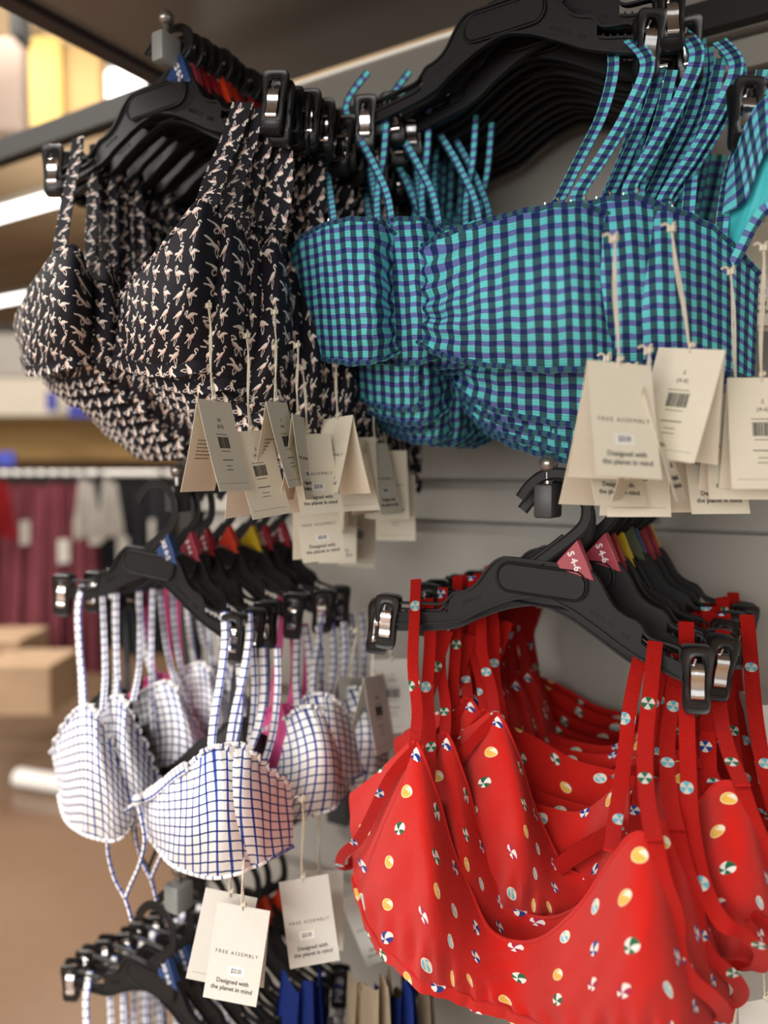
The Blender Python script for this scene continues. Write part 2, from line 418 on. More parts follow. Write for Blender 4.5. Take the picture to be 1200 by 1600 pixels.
def link(name, me, parent, loc=(0, 0, 0), rot=(0, 0, 0)):
    o = bpy.data.objects.new(name, me); COL.objects.link(o); o.parent = parent; o.location = loc; o.rotation_euler = rot; return o
SIZES = {'tab_blue': 'XS 0-2', 'tab_pink': 'S 4-6', 'tab_red': 'S 4-6', 'tab_brick': 'M 8-10'}
def tabmesh(col):
    def f():
        bm = tab_bm(); SIZES.get(col) and add_text(bm, SIZES[col], .0090, Matrix.Translation((.0425, -.0047, .087)) @ Euler((R(90), R(62), 0)).to_matrix().to_4x4(), mi=1, offset=.0003); return bm
    return once('tab_'+col, f, [M[col], M['whiteink']])
def make_hanger(loc, rot, label, group, tab='tab_red', left=-.153, right=.153, sc=1.0, drop=0, hz=1.0, clipL=None, clipR=None):
    t = empty('clip_hanger', loc, rot); t.scale = (sc,)*3; tag(t, label, 'hanger', group)
    link('hanger_body', once('hb', hanger_body, M['plastic']), t); hk = link('hook', once('hk', hook_bm, M['plastic']), t, (0, 0, .08*(1-hz))); hk.scale = (1, 1, hz)
    if tab: link('size_tab', tabmesh(tab), t)['label'] = tab.split('_')[1].replace('brick', 'brick red')+' plastic size tab'
    for x, cr in ((left, clipL), (right, clipR)):
        c = link('clip', once('cl', clip_bm, M['clip']), t, (x, rnd.uniform(-.002, .002), drop), cr or (rnd.uniform(-.06, .06), rnd.uniform(-.08, .08), R(rnd.uniform(14, 34))))
        link('spring', once('sp', spring_bm, M['steel']), c)['label'] = 'shiny steel spring'
    return t

# ------------------------------------------------------------------ display arms
def make_arm(x, y0, z, label, cap, blk=(.026, .030)):
    t = empty('display_arm', (x, y0, z)); tag(t, label, 'display arm', 'display arms on the slatted panel wall')
    b = nb(); box(b, (0, (WALL_Y-y0)/2+.01, .004), (.010, WALL_Y-y0-.02, .012), bevel=.001); obj('bar', b, M['bar'], t, False)
    b = nb(); box(b, (0, WALL_Y-y0-.008, -.01), (.04, .006, .07), bevel=.001); obj('wall_plate', b, M['bar'], t, False)
    b = nb(); box(b, (0, .004, -.006), (blk[0], .028, blk[1]), bevel=.0025); obj('end_cap', b, cap, t)
    b = nb(); sweep(b, [Vector((0, .004, .008)), Vector((0, .004, .022))], circ(.0042, 12)); r = bmesh.ops.create_uvsphere(b, u_segments=20, v_segments=12, radius=.0088)
    bmesh.ops.translate(b, vec=(0, .004, .028), verts=r['verts']); obj('ball_finial', b, M['ball'], t)
    return t
WALL_Y = 1.03

# ------------------------------------------------------------------ cloth
def sheet(cols, org, nu=8, nv=26, crinkle=None, thick=.0016, us=1.0, uvrot=0, gather=None):
    """cols: (topx, topy, botx, boty, Ytop, Ybot, bulge) measured along the garment, read onto planes at real distance; local to org"""
    C = catmull(cols, nu); bm = nb(); uvl = bm.loops.layers.uv.verify(); G = []
    for i, c in enumerate(C):
        col = []
        for j in range(nv+1):
            t = t0 = j/nv
            if gather: t = gather(i/len(C)*(len(cols)-1), t)
            Y = c[4]+(c[5]-c[4])*t-c[6]*math.sin(PI*min(1, t*.92+.04))**.8
            p = at(c[0]+(c[2]-c[0])*t, c[1]+(c[3]-c[1])*t, Y)
            if crinkle: p = p + crinkle(i/len(C)*(len(cols)-1), t, p)
            col.append(p-org)
        G.append(col)
    m = nv//2; U = [0]
    def lay(a, b): d = b-a; return (d - Fv0*d.dot(Fv0)*.85).length        # cloth eased over the swell of the cup
    for i in range(1, len(G)): U.append(U[-1]+lay(G[i-1][m], G[i][m])*1.02)
    hs = [lay(G[i][0], G[i][nv])*1.04 for i in range(len(G))]
    H = .55*max(hs)+.45*sum(hs)/len(hs)
    V = [[bm.verts.new(p) for p in col] for col in G]
    for i in range(len(G)-1):
        for j in range(nv):
            f = bm.faces.new((V[i][j], V[i][j+1], V[i+1][j+1], V[i+1][j]))
            for l, (a, b) in zip(f.loops, ((i, j), (i, j+1), (i+1, j+1), (i+1, j))):
                hh = hs[a]*.75+H*.25; u, v = U[a]*us, -(b/nv-.5)*hh
                if uvrot: u, v = u*math.cos(uvrot)-v*math.sin(uvrot), u*math.sin(uvrot)+v*math.cos(uvrot)
                l[uvl].uv = (u, v)
    bmesh.ops.recalc_face_normals(bm, faces=bm.faces)
    # cloth thickness: a second layer along the vertex normals and a hem round the edge
    bm.normal_update(); old = list(bm.faces); edges = [e for e in bm.edges if e.is_boundary]; bk = {v: bm.verts.new(v.co-v.normal*thick) for v in list(bm.verts)}
    for f in old:
        g = bm.faces.new([bk[v] for v in reversed(f.verts)]); src = {l.vert: l[uvl].uv.copy() for l in f.loops}
        inv = {bk[v]: v for v in f.verts}
        for l in g.loops: l[uvl].uv = src[inv[l.vert]]
    for e in edges:
        lf = e.link_faces[0]; src = {l.vert: l[uvl].uv.copy() for l in lf.loops}; a, b = e.verts
        q = bm.faces.new((a, b, bk[b], bk[a]))
        for l, v in zip(q.loops, (a, b, b, a)): l[uvl].uv = src[v]
    return bm, G
def tube_on(pts, r, mat_, parent, name, e=.5, side=Vector((0, 0, 1)), n=8):
    bm = nb(); sweep(bm, pts, circ(r, n, e), side); return obj(name, bm, mat_, parent)
def ribbon(pts, w, t=.0011, side=None, twist=0, n=5, bm=None):
    P = cv(pts, n); bm = bm or nb(); s = side or Vector((1, 0, 0)); L = len(P)
    S = [tt.cross(Fv0+Vector((.2, 0, 0))) for tt in frames(P, None)] if side == 'flat' else [s if not twist else (Matrix.Rotation(twist*i/L, 3, 'Z') @ s) for i in range(L)]
    sec = [(-w/2, -t/2), (-w/4, -t/2), (0, -t/2), (w/4, -t/2), (w/2, -t/2), (w/2, t/2), (0, t/2), (-w/2, t/2)]
    return sweep(bm, P, sec, S)
def loc_pts(L, org): return [at(x, y, Y)-org for x, y, Y in L]

# ================================================================== SETTING
def f_panel(nt):
    n = noise(objc(nt), 6, 3); g = noise(objc(nt), 700, 2); return mix(n, hexc('#96928b'), hexc('#a19d95')), g, .0004, .2
M['panel'] = mat('grey_painted_slat_panel', rough=.5, spec=.4, build=f_panel)
M['shelf'] = mat('glossy_grey_laminate', '#7a746d', .24, spec=.7, build=lambda nt: (None, noise(objc(nt), 3, 2), .002, .15))
M['trim'] = mat('dark_bronze_trim', '#2c2727', .45, build=lambda nt: (None, noise(objc(nt), 200, 2), .0003, .2))
M['rail'] = mat('charcoal_metal_rail', '#1d1c19', .7, build=lambda nt: (None, noise(objc(nt), 200, 2), .0003, .2))
b = nb(); XL, XR = -1.04, 1.5
lv = [.0, .25, .55, .85, 1.14, 1.427, 1.487, 1.72, 1.965, 2.01, 2.127]
for z0, z1 in zip(lv, lv[1:]):      # each plank leans back towards its top like a shingle
    pl = [(WALL_Y, z0), (WALL_Y+.012, z1-.006), (WALL_Y+.05, z1-.006), (WALL_Y+.05, z0)]
    a = [b.verts.new((XL, y, z)) for y, z in pl]; c = [b.verts.new((XR, y, z)) for y, z in pl]
    b.faces.new(a); b.faces.new(c[::-1])
    for i in range(4): b.faces.new((a[i], a[(i+1) % 4], c[(i+1) % 4], c[i]))
box(b, ((XL+XR)/2, WALL_Y+.04, 1.04), (XR-XL, .02, 2.07))
struct('wall_back', b, M['panel'])
b = nb(); box(b, (.45, WALL_Y-.004, 2.028), (3.0, .03, .034), bevel=.002); struct('trim_1', b, M['rail'])
b = nb(); box(b, (-2.6, WALL_Y+.02, 2.18), (3.1, .03, .045), bevel=.002); struct('trim_3', b, M['rail'])
b = nb(); box(b, (-1.06, WALL_Y+.01, 1.06), (.035, .05, 2.12), bevel=.002); struct('trim_2', b, M['rail'])
b = nb(); box(b, (.27, .36, 2.125), (2.5, 1.34, .012))
sh = obj('overhead_shelf', b, M['shelf'], None, False); tag(sh, 'glossy dark grey canopy shelf above the upper row of bikini tops', 'shelf')
b = nb(); box(b, (-.995, .36, 2.125), (.032, 1.34, .034), bevel=.002); obj('edge_trim', b, M['trim'], sh, False)
# floor, ceiling, far walls of the store
def f_floor(nt):
    o = objc(nt); n = noise(o, 1.1, 4, .6); n2 = noise(o, 14, 3); c = mix(n, hexc('#67503e'), hexc('#7d6552')); return mix(n2*.25, c, hexc('#584535')), n2, .001, .1
M['floor'] = mat('polished_brown_concrete', rough=.22, spec=.5, build=f_floor)
b = nb(); box(b, (-5, 3, -.025), (24, 24, .05)); struct('floor', b, M['floor'])
def f_ceil(nt):
    x, y, z = sep(objc(nt)); n = noise(objc(nt), 2, 3); j = (y/1.2).fract().lt(.06); return mix(j, mix(n, hexc('#dcc4a2'), hexc('#c9ae88')), hexc('#a88d68'))
M['ceil'] = mat('tan_plank_ceiling', rough=.8, build=f_ceil)
b = nb(); box(b, (-5, 3, CEIL+.03), (24, 24, .06)); struct('ceiling', b, M['ceil'])
M['lamp'] = mat('fluorescent_diffuser', (1, 1, 1), .5, emit=(1, .97, .9), strength=3)
M['lampcase'] = mat('white_enamel', '#dcdad4', .4, build=lambda nt: (None, noise(objc(nt), 90, 2), .0003, .1))
def atz(px, py, z): d = ray(px, py); return CP + d*((z-CAMZ)/d.z)
seen = [atz(50, 320, CEIL-.1), atz(-40, 478, CEIL-.1), atz(200, 120, CEIL-.1)]
for i, (x, y) in enumerate(LAMPS+[(p.x, p.y) for p in seen]):
    t = empty('ceiling_light', (x, y, CEIL-.06)); k = max(0, i-len(LAMPS)+1)
    tag(t, ['white fluorescent strip light in a long enamel housing on the tan ceiling', 'bright fluorescent strip level with the left clips of the flamingo hangers', 'farthest fluorescent strip, low beside the flamingo cups', 'fluorescent strip glowing just above the charcoal rail under the shelf edge'][k], 'ceiling light', 'fluorescent strip lights')
    b = nb(); box(b, (0, 0, 0), (3.7, .34, .08), bevel=.01); obj('lamp_housing', b, M['lampcase'], t, False)
    b = nb(); box(b, (0, 0, -.05), (3.5, .26, .02), bevel=.006); obj('diffuser', b, M['lamp'], t, False)
def f_far(nt):
    x, y, z = sep(objc(nt)); z = z+noise(objc(nt), 1.2, 2)*.1
    c = mix(z.gt(1.95), hexc('#8c7460'), hexc('#c79a62')); c = mix(z.gt(2.6), c, hexc('#dcc58e')); c = mix(z.gt(3.2), c, hexc('#dedad2')); return mix(z.gt(3.95), c, hexc('#b9b4aa'))
M['farwall'] = mat('banded_store_wall_paint', rough=.8, build=f_far)
b = nb(); box(b, (-16, 3, 2.3), (.1, 24, 4.6)); struct('wall_left', b, M['farwall'])
b = nb(); box(b, (-5, 14, 2.3), (24, .1, 4.6)); struct('wall_far', b, M['farwall'])
def cm(name, c, rough=.8, sc=20): return mat(name, c, rough, build=lambda nt: (mix(noise(objc(nt), sc, 3), hexc(c), tuple(v*.8 for v in hexc(c))), None, 0, 0))
M['yellow'] = cm('yellow_sign_board', '#a58a45', sc=2); M['tansign'] = cm('tan_sign_board', '#9a7b4a', sc=2); M['kraft'] = cm('kraft_cardboard', '#a08468', sc=8)
M['burg'] = cm('burgundy_jersey', '#8e4450', sc=9); M['blackg'] = cm('black_sheer', '#24252a', sc=9); M['blue'] = cm('blue_sign_paint', '#3d48a8', sc=3); M['graycl'] = cm('grey_marl', '#8b8d92', sc=30)
M['cream'] = cm('cream_laminate', '#e4dccb', sc=3); M['white'] = cm('white_plastic', '#e6e2dc', sc=5); M['brickm'] = cm('mottled_tan_poster', '#77665a', sc=1.5); M['redc'] = cm('red_jersey', '#b3232a', sc=9)
CROT = (0, 0, YAW)
def slab(name, px0, py0, px1, py1, dist, depth, m, label, cat, group=None, kind=None):
    a = atd(px0, py0, dist); c = atd(px1, py1, dist); ctr = (a+c)/2; wd = (px1-px0)/FPX*dist; h = (py1-py0)/FPX*dist
    b = nb(); box(b, (0, depth/2, 0), (wd, depth, h), bevel=min(wd, h)*.04); o = obj(name, b, m, None, False); o.location = ctr; o.rotation_euler = CROT
    return tag(o, label, cat, group, kind)
s_ = slab('hanging_sign', 44, 72, 160, 205, 5.2, .1, M['tansign'], 'large tan and yellow sign board hanging above the far aisle', 'sign')
b = nb(); box(b, (-.14, -.03, -.0), (.27, .04, .6)); obj('yellow_face', b, M['yellow'], s_, False)
for x in (-.2, .2):
    b = nb(); sweep(b, [Vector((x, .05, .26)), Vector((x, .05, CEIL-s_.location.z))], circ(.004, 6), Vector((1, 0, 0))); obj('suspension_wire', b, M['rail'], s_)
slab('poster_board', -60, 60, 36, 205, 4.6, .1, M['brickm'], 'mottled tan poster board left of the yellow sign', 'poster')
slab('dark_speaker', 14, 5, 30, 52, 4.3, .15, M['rail'], 'small dark box mounted above the mottled poster', 'box')
slab('valance_panel', -80, 590, 190, 650, 8.5, .2, M['cream'], 'pale cream valance board across the far aisle', 'valance')
slab('wall_fixture', -80, 655, 330, 720, 9, .3, M['tansign'], 'tan wooden wall fixture behind the burgundy rack', 'fixture')
slab('blue_sign', 72, 612, 88, 642, 8.2, .03, M['blue'], 'small upright blue sign on the cream valance', 'sign')
slab('blue_sign', 106, 632, 140, 652, 8.2, .03, M['blue'], 'wide blue sign on the lower edge of the cream valance', 'sign')
slab('blue_sign', -6, 706, 22, 728, 6, .03, M['blue'], 'blue card sign standing over the burgundy garments', 'sign')
slab('white_shelf', -60, 522, 60, 588, 10, .3, M['white'], 'pale grey shelf unit against the far wall', 'shelf')
for x0, y0, x1, y1, lb in ((-40, 1040, 78, 1120, 'kraft cardboard carton on the floor below the burgundy garments'), (-60, 1000, 30, 1070, 'kraft carton half hidden behind the front carton')):
    slab('cardboard_box', x0, y0, x1, y1, 3.6 if y1 > 1100 else 3.9, .35, M['kraft'], lb, 'box')
# clothes rails of the next aisle
rack = empty('clothes_rack', atd(120, 745, 4.6), CROT); tag(rack, 'long clothes rack holding burgundy and black garments beyond the aisle', 'clothes rack')
b = nb(); sweep(b, [Vector((-1.2, 0, .02)), Vector((.62, 0, .02))], circ(.015, 8), Vector((0, 1, 0))); obj('rail', b, M['white'], rack)
for x in (-.9, .6): 
    b = nb(); sweep(b, [Vector((x, 0, .02)), Vector((x, 0, -1.44))], circ(.02, 8), Vector((1, 0, 0))); obj('upright', b, M['rail'], rack)
def long_garment(w, h, seed):
    r = random.Random(seed); b = nb(); G = []
    for i in range(25):
        t = i/24; col = []
        for j in range(13):
            s = j/12; wd = w*(.55+.45*min(1, s*1.3)); x = (t-.5)*wd
            col.append(b.verts.new((x, .03*math.sin(t*22+seed+s*2)*(.3+s)-.06*math.sin(PI*t), -s*h-(.10*abs(t-.5) if j == 0 else 0)+.012*math.sin(t*9+seed)*s)))
        G.append(col)
    for i in range(24):
        for j in range(12): b.faces.new((G[i][j], G[i][j+1], G[i+1][j+1], G[i+1][j]))
    bmesh.ops.solidify(b, geom=list(b.faces), thickness=.003); return b
kinds = [('burgundy', M['burg'], 1.12, range(-60, 146, 19), 4.45), ('black', M['blackg'], 1.0, range(156, 262, 16), 4.6)]
for kn, m, h, xs, dist in kinds:
    for i, px in enumerate(xs):
        p = atd(px, 752, dist+rnd.uniform(-.04, .04)); t = empty('hung_garment', p, (0, 0, YAW+R(rnd.uniform(35, 60))))
        tag(t, f'{kn} garment hanging on the far rack beyond the flamingo and check tops', 'garment', f'{kn} garments on the far clothes rack')
        obj('garment_body', long_garment(.24, h*rnd.uniform(.92, 1), i), m, t)
        b = nb(); band(b, [(-.12, 0, -.01), (-.05, 0, .015), (0, 0, .03), (.05, 0, .015), (.12, 0, -.01)], .012, .004, .002); band(b, [(0, 0, .03), (.012, 0, .045), (0, 0, .06), (-.012, 0, .05)], .006, .004, .002); obj('hanger', b, M['plastic'], t)
        if i % 3 == 1:
            b = nb(); box(b, (0, -.14, -.28-.1*(i % 2)), (.07, .004, .13), bevel=.001); obj('swing_tag', b, M['cardw'], t, False)
for px, c, lb in ((2, M['redc'], 'bright red garment at the end of the burgundy row'), (135, M['white'], 'white knotted scarf among the black garments'), (172, M['white'], 'pale garment hung between burgundy and black pieces')):
    t = obj('hung_garment', long_garment(.12, .32, px), c); t.location = atd(px, 745, 4.2); t.rotation_euler = CROT; tag(t, lb, 'garment')
b = nb(); sweep(b, [Vector((-.25, 0, 0)), Vector((.3, 0, -.0))], circ(.045, 12), Vector((0, 1, 0))); o = obj('fixture_foot', b, M['white']); o.location = atd(95, 1218, 3.7)+Vector((0, 0, .0)); o.rotation_euler = (0, 0, YAW-R(20)); o.location.z = .045; tag(o, 'white tubular fixture foot lying on the brown floor', 'fixture foot')

# ================================================================== SWING TAGS
TW, TH = .055, .092
def panel_bm(prints, side, curl):
    """hangs from the fold at z=0; outer face towards -y when side=-1, towards +y when side=1"""
    bm = nb(); n = 10; X = [-TW/2, TW/2]; g = []
    for y in (-.00022, .00022):
        g.append([[bm.verts.new((x, y, -TH*j/n)) for x in X] for j in range(n+1)])
    for a, fl in ((g[0], 0), (g[1], 1)):
        for j in range(n): bm.faces.new((a[j][0], a[j+1][0], a[j+1][1], a[j][1]))
    for k in (0, 1):
        for j in range(n): bm.faces.new((g[0][j][k], g[0][j+1][k], g[1][j+1][k], g[1][j][k]))
    bm.faces.new((g[0][n][0], g[0][n][1], g[1][n][1], g[1][n][0]))
    bmesh.ops.recalc_face_normals(bm, faces=bm.faces)
    return bm
def curlit(bm, c, side):
    for v in bm.verts: v.co.y += side*c*(v.co.z/TH)**2
    return bm
FACE = {-1: Matrix.Rotation(R(90), 4, 'X'), 1: Matrix.Rotation(PI, 4, 'Z') @ Matrix.Rotation(R(90), 4, 'X')}
def T(s, z, size, side, x=0, **k): return (s, size, Matrix.Translation((x*(-side), side*.00035, z)) @ FACE[side], k)
def front_print(side):
    bm = nb()
    for a in (T('FREE ASSEMBLY', -.0465, .0046, side, spacing=1.45), T('Designed with', -.0735, .0058, side, offset=.00008), T('the planet in mind', -.0800, .0058, side, offset=.00008)): add_text(bm, a[0], a[1], a[2], **a[3])
    return bm
def back_print(side, size='S', rng_='(4-6)'):
    bm = nb()
    for a in (T(size, -.020, .005, side), T(rng_, -.0265, .005, side)): add_text(bm, a[0], a[1], a[2], **a[3])
    for z, w_ in ((-.0345, .019), (-.0515, .015), (-.0605, .018), (-.0665, .010), (-.0705, .012)):      # lines too fine to read
        for q in range(int(w_/.0016)): box(bm, (-w_/2+q*.0016+.0006, side*.00034, z), (.0011, .00008, .0011 if z == -.0605 else .0008))
    r = random.Random(3); x = -.0085
    while x < .0085:
        wd = r.choice((.0003, .0005, .0009)); box(bm, (x, side*.00035, -.043), (wd, .0001, .011)); x += wd+r.choice((.0003, .0006))
    for z in (-.0372, -.0842): box(bm, (0, side*.00033, z), (.02 if z > -.05 else .046, .00006, .00025))
    return bm
def inner_print(side):
    bm = nb()
    r = random.Random(5)
    for i in range(6):
        x = -.016
        while x < .008-.003*(i % 2): w_ = r.uniform(.001, .0035); box(bm, (x+w_/2, side*.00034, -.040-.0036*i), (w_, .00008, .0011)); x += w_+.0008
    return bm
def sticker_bm(side):
    bm = nb(); box(bm, (-.0*side, side*.00034, -.062), (.0165, .00012, .0088)); return bm
def price_print(side):
    bm = nb(); a = T('$20.00', -.0618, .0054, side); me = text_mesh(a[0], a[1], offset=.00005); S = Matrix.Diagonal((.72, 1, 1.15, 1)); me.transform(a[2]); me.transform(Matrix.Translation((0, 0, -.0618)) @ S @ Matrix.Translation((0, 0, .0618))); 
    for v in me.vertices: v.co.y += side*.00012
    bm.from_mesh(me); return bm
def tagmesh(key, fn, m, side, curl):
    k = f'{key}{side}{curl}{m.name}'
    return once(k, lambda: curlit(fn(side), curl, side), m)
def swing_tag(px, py, h, kx, ky, kd, yaw, opn, face, roll, label, group, card='card', curl=.004, price=True, knot=True, tilt=0, sc=1.0, size=('S', '(4-6)')):
    dist = sc*TH*FPX/h; p = atd(px, py, dist); t = empty('swing_tag', p); t.scale = (sc,)*3; tag(t, label, 'tag', group); m = M[card]
    for side, ang in ((-1, opn*.55), (1, -opn*.45)):
        c = link('front_panel' if side == -1 else 'back_panel', tagmesh('pn', lambda s: panel_bm(None, s, 0), m, side, curl), t, (0, 0, 0))
        c.rotation_euler = (Euler((0, R(roll), YAW+R(yaw))).to_matrix() @ Matrix.Rotation(R(-ang+tilt), 3, 'X')).to_euler()
        isfront = (side == -1) == (face == 'f')
        link('printing', tagmesh('fp' if isfront else 'bp'+size[0], front_print if isfront else (lambda s_: back_print(s_, *size)), M['ink'], side, curl), c)
        if isfront:
            link('inner_printing', tagmesh('ip', lambda s: inner_print(s), M['inkl'], -side, -curl), c)
        if isfront and price:
            s = link('price_sticker', tagmesh('st', sticker_bm, M['sticker'], side, curl), c, (.0045*rnd.uniform(-1, 1), 0, rnd.uniform(-.002, .002))); 
            link('price_printing', tagmesh('pp', price_print, M['ink'], side, curl), c, s.location)
    # cord: two plies, lower loop through the fold, upper knot on the garment
    k = (atd(kx, ky, dist*.99)-p)/sc; bm = nb(); n = 14; rg = Fv0
    for sgn in (-1, 1):
        P = []
        for i in range(n+1):
            q = i/n; a = q*9+sgn; P.append(Vector((0, 0, -.004))*(1-q)+k*q+Rv*(.0011*sgn*math.cos(a*.6)+.0006*math.sin(q*7+px))+Fv0*(.0008*math.sin(a)*sgn-.002*(1-q)*(1 if sgn < 0 else -1)))
        sweep(bm, P, circ(.00085, 6), Rv)
    r = random.Random(int(px*7+py))
    for z, c in ((.0, Vector((0, 0, .0035))),)+(((1, k),) if knot else ()):
        for q in range(3 if z else 2):
            ax = Rv*.0032*(1+.4*z)+Vector((0, 0, r.uniform(-.001, .001))); sweep(bm, cv([c-ax*.7+Vector((0, 0, q*.0014-.002))-Fv0*.001, c-Fv0*.0028+Vector((0, 0, q*.0014-.0015)), c+ax*.7+Vector((0, 0, q*.0014-.0005))-Fv0*.001, c+Fv0*.0012+Vector((0, 0, q*.0014))], 4), circ(.0012, 6), Vector((0, 0, 1)))
    if knot:
        for sg in (-1, .3): sweep(bm, cv([k, k+Rv*.0045*sg+Vector((0, 0, .0035))-Fv0*.002, k+Rv*.0085*sg+Vector((0, 0, .004+.002*sg))-Fv0*.002], 4), circ(.0011, 6), Fv0)
    obj('cord', bm, M['cord'], t)
    return t

# ================================================================== GARMENTS
def stack(n, org, y0, sp, jx=.002, jr=3, jz=.0):
    """hanger positions along an arm"""
    return [Vector((org.x+(rnd.uniform(-jx, jx) if k else 0), y0+k*sp+(rnd.uniform(-.002, .002) if k else 0), org.z+(rnd.uniform(-jz, jz) if k else 0))) for k in range(n)]
ORD = ['front-most', 'second', 'third', 'fourth', 'fifth', 'sixth', 'seventh', 'eighth', 'ninth', 'tenth']
def crumple(a, f, seed=0):
    return lambda s, t, p: Vector((0, -a*(math.sin(s*f+seed+t*3.1)*math.sin(t*6+s*1.7+seed)), a*.3*math.sin(s*f*1.3+seed)))
def edge_pts(G, j, off=Vector((0, 0, 0)), a=0, b=None): return [c[j]+off for c in G[a:b]]

# ---- flamingo bralette
FK = 1.12
FO = CP+(Vector((-.6245, .56, 1.823))-CP)*FK
def flamingo_top():
    t = empty('bikini_bra', FO)
    cols = [(20, 508, 34, 560, .535, .53, .0), (34, 468, 44, 574, .505, .50, .018), (60, 425, 66, 572, .49, .485, .032), (90, 392, 92, 566, .485, .48, .040), (120, 388, 114, 560, .49, .48, .036), (140, 432, 134, 556, .50, .49, .024), (165, 470, 158, 556, .51, .505, .008),
            (188, 462, 180, 560, .505, .50, .012), (215, 428, 206, 566, .495, .49, .030), (250, 390, 240, 572, .487, .485, .042), (288, 345, 275, 572, .485, .48, .044), (318, 312, 310, 566, .49, .485, .036), (345, 345, 338, 572, .505, .50, .02), (372, 402, 365, 588, .53, .52, .010), (405, 450, 398, 600, .55, .54, .004), (440, 490, 436, 612, .575, .565, .0)]
    cols = [(a, b_, c, d, e*FK, f*FK, g*FK) for a, b_, c, d, e, f, g in cols]
    bm, G = sheet(cols, FO, 8, 30, crumple(.0012, 4.2)); obj('cup_panel', bm, M['flam'], t)
    m = Vector((0, -.0012, -.004)); P = edge_pts(G, 30, m)
    bm = ribbon(P[::3], .0125, .0018, Vector((0, -.1, 1)), n=3); obj('underband', bm, M['flam'], t)
    bm = nb(); sweep(bm, edge_pts(G, 0, Vector((0, -.0006, 0)), 24, 92), circ(.0022, 8), Vector((0, 1, 0))); obj('neck_binding', bm, M['flam'], t)
    for pts, w_ in (([(122, 215, .556), (118, 250, .548), (108, 300, .528), (99, 350, .505), (92, 400, .482)], .0150), ([(140, 240, .566), (147, 300, .556), (146, 350, .54), (138, 430, .512)], .0125), ([(380, 160, .562), (362, 215, .55), (340, 265, .53), (322, 320, .497), (305, 372, .470), (296, 400, .462)], .022), ([(402, 175, .572), (388, 240, .566), (366, 300, .556), (352, 360, .545), (360, 430, .54)], .018), ([(430, 215, .585), (428, 300, .58), (410, 370, .575), (400, 450, .57), (415, 520, .565)], .017)):
        obj('strap', ribbon(loc_pts([(a, b_, c*FK) for a, b_, c in pts], FO), w_*FK, .0012, Vector((1, .25, 0))), M['flam'], t)
    return t
